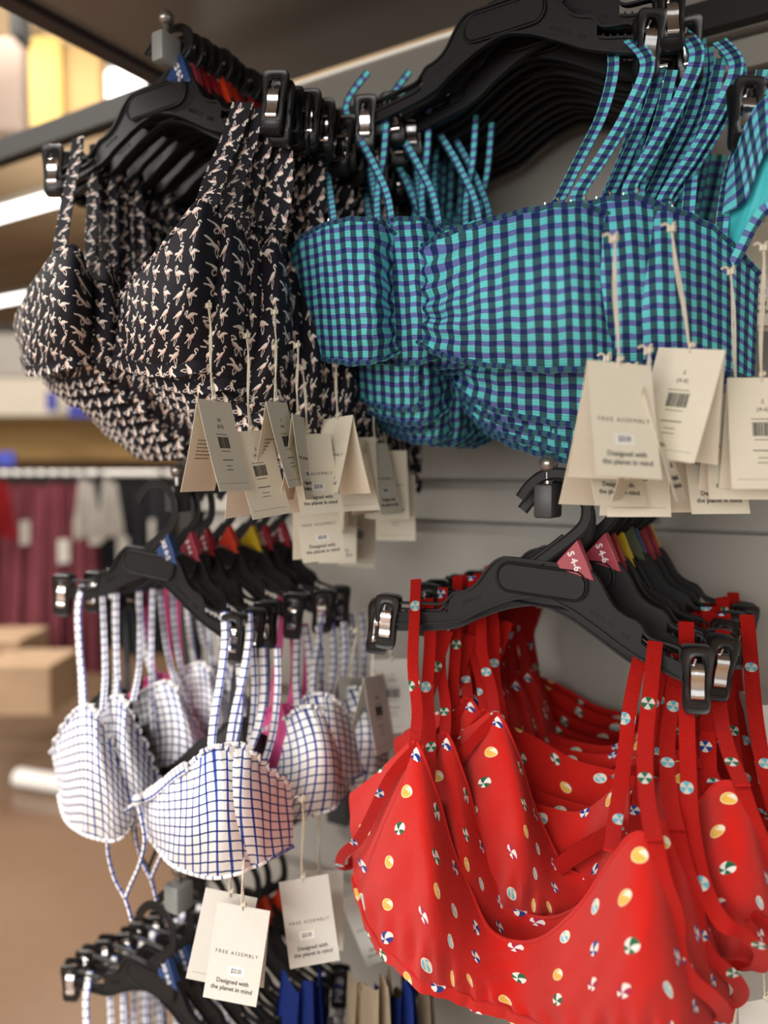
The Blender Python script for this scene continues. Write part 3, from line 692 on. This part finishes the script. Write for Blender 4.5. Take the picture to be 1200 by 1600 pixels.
# ---- turquoise gingham bandeau
TO = Vector((-.350, .76, 1.8825))
def teal_crinkle(s, t, p):
    d = abs(s-5.0); g = math.exp(-d*d/2.6)
    return Vector((0, -.0055*g*math.sin(t*34+s*2)*(1 if d > .25 else .3)-.0006*math.sin(s*11)*math.sin(t*17+s), .0006*math.sin(s*9+t*5)))
def teal_top():
    t = empty('bikini_bra', TO)
    cols = [(444, 400, 470, 540, .70, .70, .0), (482, 366, 498, 556, .675, .675, .018), (530, 347, 545, 566, .66, .66, .040), (580, 345, 588, 562, .66, .66, .038), (612, 360, 619, 548, .680, .680, .015), (640, 390, 641, 518, .694, .694, .0), (660, 384, 668, 542, .676, .676, .014), (712, 364, 715, 560, .66, .66, .038), (772, 344, 780, 570, .65, .65, .042), (842, 328, 850, 576, .64, .64, .046), (905, 322, 915, 574, .645, .645, .038), (958, 342, 962, 573, .665, .665, .02), (1005, 378, 1005, 580, .69, .69, .008), (1048, 430, 1042, 592, .72, .72, .0)]
    gat = lambda s_, t: t+.55*math.exp(-((s_-5)/(1.3 if s_ < 5 else 2.0))**2)*math.sin(PI*t)*(.80-t)*1.25
    bm, G = sheet(cols, TO, 10, 40, teal_crinkle, gather=gat); obj('cup_panel', bm, M['teal'], t)
    for j, z in ((0, .001), (40, -.001)):
        bm = nb(); sweep(bm, edge_pts(G, j, Vector((0, -.0005, z))), circ(.0026, 8), Vector((0, 1, 0))); obj('edge_binding', bm, M['teal'], t)
    P = cv([Vector((G[50][0].x+dx, G[50][0].y+dy, G[50][0].z*(1-q)+G[50][40].z*q)) for q, dx, dy in ((0, .0, -.002), (.2, .001, -.006), (.45, -.0015, -.008), (.7, .001, -.007), (1, 0, -.002))], 8)
    bm = nb(); sweep(bm, [p+Vector((.0008*math.sin(i*1.9), 0, 0)) for i, p in enumerate(P)], rectsec(.012, .004), Vector((1, 0, 0))); obj('centre_tab', bm, M['teal'], t)
    bk = [(545, 352, .70), (590, 366, .735), (650, 376, .745), (700, 372, .74), (740, 352, .71)]
    obj('back_edge', ribbon(loc_pts(bk, TO), .010, .0016, Vector((0, .2, 1))), M['lining'], t)['label'] = 'plain turquoise inner edge'
    obj('back_band', ribbon([p+Vector((0, .006, -.018)) for p in loc_pts(bk, TO)], .03, .0016, Vector((0, .1, 1))), M['teal'], t)
    for pts, w_ in (([(515, 185, .76), (510, 250, .75), (518, 320, .70), (522, 350, .675)], .0085), ([(575, 112, .775), (540, 170, .765), (575, 240, .745), (603, 300, .72), (612, 352, .69)], .0085), ([(605, 165, .77), (600, 240, .76), (590, 300, .74), (590, 355, .70)], .008),
                     ([(985, 62, .76), (1012, 100, .735), (985, 170, .725), (945, 240, .70), (905, 300, .67), (905, 322, .655)], .0125), ([(955, 60, .775), (958, 110, .765), (940, 180, .75), (905, 250, .72), (875, 310, .685), (860, 326, .66)], .0105), ([(1050, 110, .77), (1030, 190, .76), (1005, 260, .735), (995, 320, .70), (990, 366, .69)], .0105)):
        obj('strap', ribbon(loc_pts(pts, TO), w_, .0016, Vector((1, .2, 0))), M['teal'], t)
    for px, py, Y in ((903, 322, .652), (862, 326, .656), (521, 350, .674)):
        c = at(px, py, Y)-TO; bm = nb(); sweep(bm, cv([c+Vector((-.006, 0, .006)), c+Vector((-.0065, 0, -.001)), c+Vector((0, -.001, -.0035)), c+Vector((.0065, 0, -.001)), c+Vector((.006, 0, .006)), c+Vector((.004, 0, .008))], 4), circ(.0009, 8), Vector((0, 1, 0))); obj('strap_ring', bm, M['steel'], t)['label'] = 'small silver strap ring'
    return t
# ---- red beach ball bralette
RO = Vector((-.2855, .70, 1.333))
def red_top():
    t = empty('bikini_bra', RO)
    cols = [(546, 1240, 552, 1368, .685, .68, .0), (580, 1214, 572, 1438, .66, .655, .012), (618, 1180, 602, 1486, .64, .635, .028), (650, 1160, 640, 1518, .632, .625, .038), (680, 1232, 672, 1538, .63, .622, .040), (708, 1322, 706, 1550, .64, .63, .026), (738, 1400, 742, 1562, .65, .64, .012), (768, 1452, 778, 1574, .655, .645, .003), (802, 1470, 815, 1590, .655, .645, .0), (850, 1464, 860, 1610, .645, .635, .010), (908, 1412, 912, 1628, .63, .62, .028), (952, 1348, 955, 1642, .615, .61, .042), (992, 1302, 1000, 1652, .61, .60, .046), (1032, 1322, 1040, 1655, .61, .60, .038), (1062, 1420, 1075, 1648, .615, .605, .022), (1088, 1500, 1100, 1635, .63, .62, .008), (1108, 1548, 1120, 1615, .645, .64, .0)]
    def cr(s, t, p): return Vector((0, -.0030*math.exp(-((t-.90)/.10)**2)*math.sin(s*7.5)-.0016*math.sin(s*3.3+t*11+1)*math.sin(t*9+s*.8)-.0015*math.sin(s*1.9+t*5)*math.sin(t*4), .001*math.sin(s*3)*t))
    bm, G = sheet(cols, RO, 9, 34, cr, uvrot=.15); obj('cup_panel', bm, M['balls'], t)
    bm = ribbon(edge_pts(G, 34, Vector((0, -.001, -.003)))[::3], .012, .0026, Vector((0, -.15, 1)), n=3); obj('underband', bm, M['balls'], t)
    bm = nb(); sweep(bm, edge_pts(G, 0, Vector((0, -.0006, 0)), 27, 115), circ(.0016, 8), Vector((0, 1, 0))); obj('neck_binding', bm, M['balls'], t)
    # bindings round the armholes, each ending in a loop
    for pts, w_ in (([(655, 1165, .625), (610, 1215, .612), (580, 1275, .622), (560, 1312, .635), (536, 1335, .65), (532, 1352, .665), (545, 1352, .685), (562, 1330, .70)], .0105), ([(1022, 1300, .60), (1035, 1370, .585), (1055, 1430, .588), (1060, 1490, .592), (1080, 1530, .598), (1115, 1560, .612), (1132, 1585, .63), (1118, 1602, .65), (1085, 1590, .66)], .012)):
        obj('armhole_binding', ribbon(loc_pts(pts, RO), w_, .0018, 'flat'), M['ribred'], t)
    obj('wing', sheet([(560, 1265, 556, 1340, .69, .69, 0), (552, 1290, 560, 1400, .70, .70, .01), (590, 1290, 590, 1430, .73, .73, .0)], RO, 6, 10)[0], M['balls'], t)
    for pts, w_ in (([(650, 905, .705), (648, 960, .69), (645, 1040, .675), (652, 1110, .655), (648, 1165, .625)], .0112), ([(668, 935, .715), (672, 1000, .705), (668, 1080, .69), (672, 1160, .668), (668, 1245, .625)], .0125), ([(700, 985, .73), (680, 1050, .715), (664, 1120, .70), (672, 1200, .685)], .012),
                     ([(1024, 1002, .695), (1016, 1080, .68), (1008, 1160, .655), (1010, 1240, .62), (1022, 1312, .588)], .0125), ([(1000, 1025, .705), (985, 1100, .69), (976, 1180, .67), (966, 1250, .648), (955, 1330, .606)], .012), ([(1072, 972, .735), (1074, 1050, .72), (1073, 1120, .70), (1075, 1200, .68), (1080, 1290, .65), (1098, 1380, .637), (1128, 1440, .63), (1165, 1462, .635), (1192, 1490, .65), (1180, 1516, .67), (1150, 1502, .68)], .013)):
        obj('strap', ribbon(loc_pts(pts, RO), w_, .0014, Vector((1, .2, 0))), M['ribred'], t)
    obj('back_panel', sheet([(664, 1165, 664, 1330, .70, .70, 0), (700, 1178, 700, 1400, .72, .71, 0), (745, 1203, 740, 1450, .735, .72, .004), (800, 1240, 790, 1490, .745, .73, .006), (860, 1262, 850, 1490, .75, .73, .006), (915, 1264, 905, 1460, .745, .73, .004), (955, 1235, 950, 1400, .73, .72, 0), (985, 1190, 985, 1380, .70, .70, 0)], RO, 7, 20, crumple(.002, 3), uvrot=-.2)[0], M['balls'], t)
    bk = [(685, 1270, .705), (715, 1325, .715), (760, 1372, .72), (800, 1388, .72), (850, 1368, .72), (900, 1335, .715), (950, 1305, .705), (990, 1290, .68)]
    bb = obj('back_band', ribbon(loc_pts(bk, RO), .016, .002, 'flat'), M['ribred'], t)
    c = at(792, 1380, .716)-RO; bm = nb()
    sweep(bm, cv([c+Vector((-.012, 0, .006)), c+Vector((-.004, -.003, .003)), c+Vector((.006, -.003, -.002)), c+Vector((.011, 0, -.004))], 4), circ(.0014, 8), Vector((0, 0, 1))); obj('closure_hook', bm, M['steel'], bb)['label'] = 'silver closure hook'
    return t
# ---- white and blue windowpane bralette with centre tie
WO = Vector((-.7785, .67, 1.320))
def white_top(mat_=None, tie=True):
    t = empty('bikini_bra', WO); mm = mat_ or M['pane']
    cols = [(82, 1178, 92, 1240, .66, .655, .0), (100, 1134, 105, 1284, .635, .63, .016), (128, 1106, 132, 1302, .61, .61, .032), (150, 1112, 160, 1312, .605, .605, .036), (176, 1165, 186, 1310, .61, .61, .026), (200, 1222, 204, 1290, .62, .62, .010), (214, 1246, 214, 1262, .625, .625, .0), (228, 1240, 232, 1305, .62, .62, .010), (262, 1216, 260, 1342, .605, .605, .030), (300, 1192, 298, 1364, .595, .595, .042), (332, 1168, 338, 1370, .592, .592, .042), (365, 1175, 378, 1362, .60, .60, .030), (395, 1205, 405, 1345, .62, .62, .014), (425, 1228, 432, 1328, .65, .65, .0)]
    def cr(s, t, p): return Vector((0, -.003*math.exp(-t/.18)*math.sin(s*16)-.001*math.sin(s*4+t*6), .0007*math.exp(-t/.12)*math.sin(s*14+1)))
    bm, G = sheet(cols, WO, 10, 28, cr); obj('cup_panel', bm, mm, t)
    bm = nb(); sweep(bm, edge_pts(G, 28, Vector((0, -.0005, -.0005))), circ(.0022, 8), Vector((0, 1, 0))); obj('underwire_casing', bm, mm, t)
    bm = nb(); sweep(bm, edge_pts(G, 0, Vector((0, -.0005, .001)), 0, 131), circ(.0028, 8), Vector((0, 1, 0))); obj('neck_binding', bm, mm, t)
    for pts, w_ in (([(130, 912, .675), (122, 950, .66), (124, 1010, .65), (128, 1060, .64), (130, 1108, .61)], .0095), ([(160, 930, .69), (163, 1000, .68), (164, 1060, .66), (160, 1112, .615)], .0075), ([(182, 925, .70), (182, 1000, .69), (185, 1080, .67), (192, 1160, .65)], .0075), ([(350, 955, .665), (352, 1000, .655), (345, 1060, .64), (335, 1120, .615), (330, 1172, .595)], .009), ([(372, 1010, .68), (376, 1080, .67), (370, 1140, .65), (352, 1195, .62)], .0095), ([(395, 1010, .69), (398, 1080, .68), (392, 1150, .67), (380, 1200, .65)], .008)):
        obj('strap', ribbon(loc_pts(pts, WO), w_, .0016, Vector((1, .3, 0))), mm, t)
    if tie:
        tie_ = [[(214, 1250, .612), (240, 1238, .60), (270, 1212, .585), (290, 1198, .577)]]
        for pts in tie_: obj('tie_band', ribbon(loc_pts(pts, WO), .011, .003, Vector((0, 0, 1))), mm, t)
        b = nb(); c = at(213, 1250, .600)-WO; r = bmesh.ops.create_uvsphere(b, u_segments=14, v_segments=10, radius=.0075); bmesh.ops.scale(b, vec=(.9, .8, 1), verts=b.verts); bmesh.ops.translate(b, vec=c, verts=b.verts)
        uvl = b.loops.layers.uv.verify()
        for f in b.faces:
            for l in f.loops: l[uvl].uv = (l.vert.co.x, l.vert.co.z)
        obj('tie_knot', b, mm, t)
        for pts in ([(210, 1256, .602), (180, 1280, .60), (168, 1320, .605), (178, 1370, .61), (196, 1405, .612), (206, 1438, .612)], [(216, 1256, .602), (226, 1310, .60), (218, 1350, .605), (205, 1380, .61), (197, 1400, .612)]):
            b = nb(); sweep(b, cv(loc_pts(pts, WO), 6), circ(.0026, 8, .8), Vector((1, 0, 0))); obj('tie_end', b, mm, t)
    return t

def run_stack(proto, hang, n, sp, grow, name, material_word, tabs, group_g, group_h, tilt=0, jr=4, lean=lambda k: 0, hsc=1.0, hoff=0, cl=(-.153, .153), mats=None, ys=1.0, drop=0, hz=1.0):
    """lays n hangers and garments along one arm; each garment a copy of the first with its own parts"""
    for k in range(n):
        if k < len(hang['first']): dx, dy, dz, rz, ry = hang['first'][k]
        else: dx, dy, dz, rz, ry = rnd.uniform(-.004, .004), 0, rnd.uniform(-.002, .002), rnd.uniform(-jr, jr), rnd.uniform(-1.2, 1.2)
        p = hang['org']+Vector((dx, k*sp+dy, dz)); last = k >= len(ORD)
        lab = (f'{ORD[k]} black clip hanger on the arm of {material_word} tops' if not last else f'black clip hanger packed deep on the arm of {material_word} tops')
        make_hanger(p+Vector((hoff, 0, -drop)), (R(-lean(k)), R(tilt+ry), R(rz)), lab, group_h, tabs[min(k, len(tabs)-1)], cl[0]-hoff/hsc, cl[1]-hoff/hsc, hsc, drop/hsc, hz)
        g = proto if k == 0 else copy_tree(proto)
        if k:
            G_ = hang.get('g', [])
            gx, gy, gz, gr, gs = G_[k] if k < len(G_) else (rnd.uniform(-.004, .004), 0, 0, rnd.uniform(-jr, jr)*.7, grow(k))
            g.location = hang['org']+Vector((dx+gx, k*sp+dy+gy, dz+gz)); g.rotation_euler = (0, R(ry*.5), R(gr)); g.scale = (1+.02*math.sin(k*1.7), ys, gs)
        tag(g, (f'{ORD[k]} {name} on its arm' if k and not last else f'front-most {name}, whole print in view' if k == 0 else f'{name} packed deep in the row behind the others'), 'bikini top', group_g)
        if mats and k in mats:
            m, lb = mats[k]; tag(g, lb)
            for c in g.children:
                c.data = c.data.copy(); c.data.materials.clear(); c.data.materials.append(m)
proto_loc = {}
def reg(o): proto_loc[o.name] = o.location.copy(); return o
fl = flamingo_top()
run_stack(fl, dict(org=FO, first=[(0, 0, 0, 0, 0), (.0, 0, -.004, -2, 1)], g=[0, (.008, 0, .0, -3, 1.03)]), 20, .0155, lambda k: 1+.34*min(1, k/9), 'black flamingo print bikini top', 'black flamingo print', ['tab_blue', 'tab_pink', 'tab_red', 'tab_red', 'tab_orange', 'tab_orange', 'tab_red'], 'black flamingo print bikini tops on the upper arm', 'black hangers of the flamingo tops', lean=lambda k: 8, hsc=1.06, hoff=-.012, cl=(-.163, .163), ys=.78, drop=.022, hz=.72)
te = teal_top()
run_stack(te, dict(org=TO, first=[(0, 0, 0, 0, 0), (.018, 0, .016, -4, -2), (.03, 0, .0, -3, 0)], g=[0, (.014, .020, -.004, -2, 1.03), (.040, .024, .0, -6, 1.0), (.075, .02, -.004, -9, 1.0)]), 14, .0185, lambda k: 1+.26*min(1, k/7), 'turquoise gingham bandeau bikini top', 'turquoise gingham', ['tab_blue', 'tab_pink', 'tab_orange', 'tab_orange', 'tab_red'], 'turquoise gingham bandeau tops on the upper arm', 'black hangers of the turquoise gingham tops')
rd = red_top()
run_stack(rd, dict(org=RO, first=[(0, 0, 0, 0, 0), (-.012, -.002, -.012, 9, 2), (.012, .0, .004, -4, 0)], g=[0, (.022, .014, .0, -3, .94), (.03, .02, .0, 3, .86), (.02, .02, .0, 3, .9)]), 12, .024, lambda k: .86+.04*math.sin(k), 'red beach ball print bikini top', 'red beach ball', ['tab_pink', 'tab_pink', 'tab_pink', 'tab_orange', 'tab_brick', 'tab_brick', 'tab_yellow', 'tab_olive', 'tab_blue', 'tab_red', 'tab_red', 'tab_yellow'], 'red beach ball print tops on the lower arm', 'black hangers of the red tops', tilt=3.4, ys=.85)
wh = white_top()
run_stack(wh, dict(org=WO, first=[(0, 0, 0, 0, 2.5), (.004, 0, 0, -3, 2)], g=[0, (.012, 0, 0, -6, .97), (-.055, .012, .0, 2, 1.06), (.0, 0, 0, 8, .95), (-.04, 0, 0, 0, 1.0)]), 7, .037, lambda k: .92+.06*math.sin(k*2.2), 'white and blue windowpane check bikini top', 'windowpane check', ['tab_blue', 'tab_pink', 'tab_red', 'tab_orange', 'tab_yellow', 'tab_red'], 'windowpane check tops on the lower arm', 'black hangers of the windowpane check tops', tilt=2, jr=9, mats={2: (M['black_cloth'], 'plain black bikini top whose straps show behind the windowpane check straps'), 4: (M['pink_cloth'], 'plain pink bikini top whose straps show deep behind the windowpane check straps')})

# ---- arms
def arm_at(px, py, y0, *a, **k): p = at(px, py, y0); return make_arm(p.x, y0+.014, p.z, *a, **k)
make_arm(-.677, .625, at(256, 56, .615).z, 'grey capped display arm carrying the flamingo tops', M['greyblock'], blk=(.017, .031))
make_arm(-.33, .765, 2.035, 'display arm carrying the turquoise gingham tops', M['greyblock'])
arm_at(845, 773, .685, 'dark capped display arm with a nickel ball carrying the red tops', M['darkblock'], blk=(.018, .031))
arm_at(260, 772, .665, 'dark display arm carrying the windowpane check tops', M['darkblock'], blk=(.018, .032))
# ---- lower rows
LO = WO+Vector((.0, .0, -.5275))
for k in range(8):
    make_hanger(LO+Vector((rnd.uniform(-.006, .006), k*.029, rnd.uniform(-.002, .002))), (0, R(2+rnd.uniform(-1, 1)), R(rnd.uniform(-3, 3))), f'{ORD[k]} black clip hanger on the lowest arm under the windowpane check cups', 'black hangers on the lowest arm', ['tab_blue', 'tab_blue', 'tab_red', 'tab_pink', 'tab_pink', 'tab_red', 'tab_orange'][min(k, 6)])
    g = copy_tree(wh); g.location = LO+Vector((.004*math.sin(k*3),   .004+k*.029, 0)); g.rotation_euler = (0, 0, R(rnd.uniform(-5, 5)))
    tag(g, f'{ORD[k]} windowpane check bikini top on the lowest arm, only its straps in frame', 'bikini top', 'windowpane check tops on the lowest arm')
arm_at(262, 1402, .665, 'grey capped lowest display arm under the windowpane check cups', M['greyblock'], blk=(.024, .034))
PO = Vector((-.375, .90, .80))
for k in range(4):
    make_hanger(PO+Vector((.003*math.sin(k*5), k*.026, 0)), (0, R(2), R(2*math.sin(k*2))), f'{ORD[k]} black clip hanger under the hem of the red top', 'black hangers below the red tops', ['tab_red', 'tab_brick'][k % 2])
M['beige'] = cm('beige_jersey', '#c9b79c', sc=20); M['royal'] = cm('royal_blue_jersey', '#1f3f9c', sc=20)
for i, (px, py, dd, m, lb) in enumerate(((575, 1478, .98, 'beige', 'beige garment hanging low between the check tags and the red hem'), (612, 1490, 1.0, 'royal', 'royal blue garment hanging low beside the red hem'), (640, 1500, 1.03, 'beige', 'second beige garment tucked behind the royal blue one'), (470, 1480, 1.0, 'royal', 'royal blue garment behind the anticlockwise white tag'))):
    t = obj('hung_garment', long_garment(.085, .30, i+3), M[m]); t.location = atd(px, py, dd); t.rotation_euler = (0, 0, YAW+.3); tag(t, lb, 'garment')
make_arm(PO.x, PO.y-.01, PO.z+.145, 'display arm hidden below the hem of the red top', M['darkblock'])
# ---- swing tags
FG, TG, WG = 'cream folded tags of the flamingo tops', 'cream folded tags of the turquoise gingham tops', 'white folded tags of the windowpane check tops'
for a in ((335, 626, 146, 325, 478, .66, 66, 24, 'b', 0, 'leftmost cream tag with a price sticker, under the flamingo cup'), (392, 673, 138, 385, 525, None, 52, 22, 'b', -5, 'second cream tag from the left with barcode leaning left'), (432, 628, 136, 429, 488, None, 74, 22, 'b', -3, 'narrow edge-on cream tag between barcode tag and pile'),
          (466, 650, 132, 464, 540, None, 82, 12, 'f', 2, 'edge-on cream tag seen as a thin line'), (482, 678, 128, 473, 575, None, 34, 26, 'f', -2, 'cream tag marked FREE ASSEMBLY hanging in front of a leaning panel'), (528, 652, 124, 524, 570, None, -48, 26, 'f', -3, 'shaded tag turned right over the M size tag'),
          (552, 684, 116, 546, 575, None, 6, 18, 'b', -2, 'cream tag reading size and barcode facing the aisle'), (588, 692, 114, 578, 585, None, 60, 22, 'f', 0, 'cream tag turned sideways right of the barcode tag'), (604, 704, 108, 594, 600, None, 10, 16, 'f', 0, 'cream tag facing out, second from the wall side'), (618, 742, 103, 607, 640, None, 0, 12, 'b', 0, 'rearmost blank-backed cream tag near the wall'),
          (490, 762, 116, 480, 650, None, 22, 24, 'f', -4, 'low cream tag with price above Designed with'), (528, 782, 98, 520, 690, None, 0, 18, 'f', 0, 'low cream tag half hidden between two neighbours'), (562, 792, 94, 558, 700, None, 12, 20, 'b', 6, 'lowest cream tag with barcode tilting right'), (512, 730, 100, 506, 620, None, -10, 20, 'b', 0, 'cream tag whose lower strip shows behind the front ones')):
    swing_tag(*a, FG, sc=.90, size={335: ('XS', '(0-2)'), 552: ('M', '(8-10)')}.get(a[0], ('S', '(4-6)')))
for a in ((968, 567, 186, 958, 374, .60, 14, 24, 'f', 3, 'large front tag marked FREE ASSEMBLY on the turquoise gingham top'), (1014, 608, 180, 1012, 548, None, 62, 26, 'f', 0, 'tag turned edge-on right of the large front tag'), (1080, 545, 180, 1048, 358, .64, -44, 24, 'b', 8, 'leaning tag with barcode on the second turquoise gingham cord'), (1153, 614, 168, 1141, 425, .68, -4, 14, 'f', 0, 'square-on tag reading Designed with the planet in mind'),
          (1190, 590, 176, 1192, 388, .70, -4, 14, 'b', 0, 'tag with barcode at the photo right edge behind the square-on tag'), (948, 628, 168, 948, 560, None, 24, 26, 'f', 3, 'tag peeking out below the large front tag'), (994, 642, 166, 990, 575, None, 0, 10, 'b', 0, 'rear tag showing its perforated lower edge'), (1108, 646, 160, 1100, 560, None, 8, 22, 'f', 0, 'shaded tag hanging behind the square-on tag')):
    swing_tag(*a, TG, sc=.94)
swing_tag(1197, 340, 172, 1200, 322, None, -6, 10, 'f', 5, 'tag lying against the turquoise lining at the right edge', TG, sc=1.16)
for a in ((381, 1416, 142, 378, 1284, .80, -6, 14, 'f', 7, 'front white tag priced $20.00 under the check cup, tilted clockwise'), (474, 1372, 130, 472, 1248, .86, 4, 12, 'f', -8, 'second white tag priced $20.00, tilted anticlockwise'), (362, 1395, 138, 356, 1330, None, 0, 10, 'b', 12, 'white tag mostly hidden behind the front white tag'), (500, 1360, 122, 497, 1242, None, 0, 6, 'b', 0, 'plain white tag back behind the anticlockwise tag'), (562, 1392, 112, 556, 1335, None, 6, 10, 'f', -22, 'shaded white tag tucked beside the red top'),
          (548, 1058, 112, 556, 985, None, 58, 20, 'f', 16, 'thin leaning tag between the check cups and red straps'), (584, 1056, 116, 582, 1000, None, 64, 22, 'b', 8, 'narrow pale tag right of the leaning one'), (612, 1030, 112, 610, 990, None, 10, 20, 'b', 0, 'pinkish pale tag behind the red straps')):
    swing_tag(*a, WG, card='cardw')

for a in ((1058, 1628, 178, 1050, 1515, None, 10, 14, 'f', 0, 'white tag below the frame on the cord of the front red top'), (1138, 1622, 172, 1128, 1450, None, 14, 14, 'f', 0, 'white tag on the long cord of the second red top'), (1196, 1560, 168, 1187, 1386, None, 14, 14, 'f', 0, 'white tag on the cord at the right edge of the red tops')):
    swing_tag(*a, 'white folded tags of the red tops', card='cardw')
# ---- what hangs on the next arm, cut by the right edge
NP = at(1163, 182, .74)+Vector((.153, 0, 0))
make_hanger(NP, (0, 0, 0), 'black clip hanger cut off by the right edge beside the turquoise lining', None, 'tab_red')
nx = empty('swim_brief', NP); tag(nx, 'turquoise gingham bikini bottom with plain lining showing at the right edge', 'bikini bottom')
obj('waist_panel', sheet([(1138, 262, 1128, 335, .735, .73, 0), (1152, 225, 1165, 312, .725, .72, .004), (1172, 180, 1185, 262, .72, .715, .006), (1200, 146, 1205, 232, .715, .71, .006), (1250, 132, 1255, 225, .71, .705, .006), (1330, 150, 1330, 250, .72, .72, 0)], NP, 7, 14, crumple(.0012, 5))[0], M['teal'], nx)
obj('lining_panel', sheet([(1132, 318, 1128, 430, .745, .75, 0), (1165, 300, 1150, 395, .735, .735, .004), (1186, 250, 1178, 345, .73, .73, .006), (1210, 225, 1206, 318, .725, .725, .006), (1260, 215, 1260, 330, .72, .72, .006), (1330, 240, 1330, 360, .73, .73, 0)], NP, 7, 14, crumple(.001, 4))[0], M['lining'], nx)['label'] = 'plain turquoise lining'
obj('leg_band', ribbon(loc_pts([(1128, 440, .735), (1152, 400, .73), (1178, 350, .724), (1206, 322, .718), (1260, 334, .714)], NP), .009, .002, 'flat'), M['teal'], nx)
make_arm(NP.x, .73, NP.z+.147, 'display arm beyond the right edge carrying the lined bikini bottom', M['greyblock'])
slab('card_box', 1186, 1100, 1235, 1320, .80, .05, M['white'], 'white card box edge standing behind the red straps at the right', 'box')
slab('plastic_divider', 1146, 1478, 1230, 1680, .98, .02, M['cream'], 'cream plastic divider at the lower right corner behind the red top', 'divider')
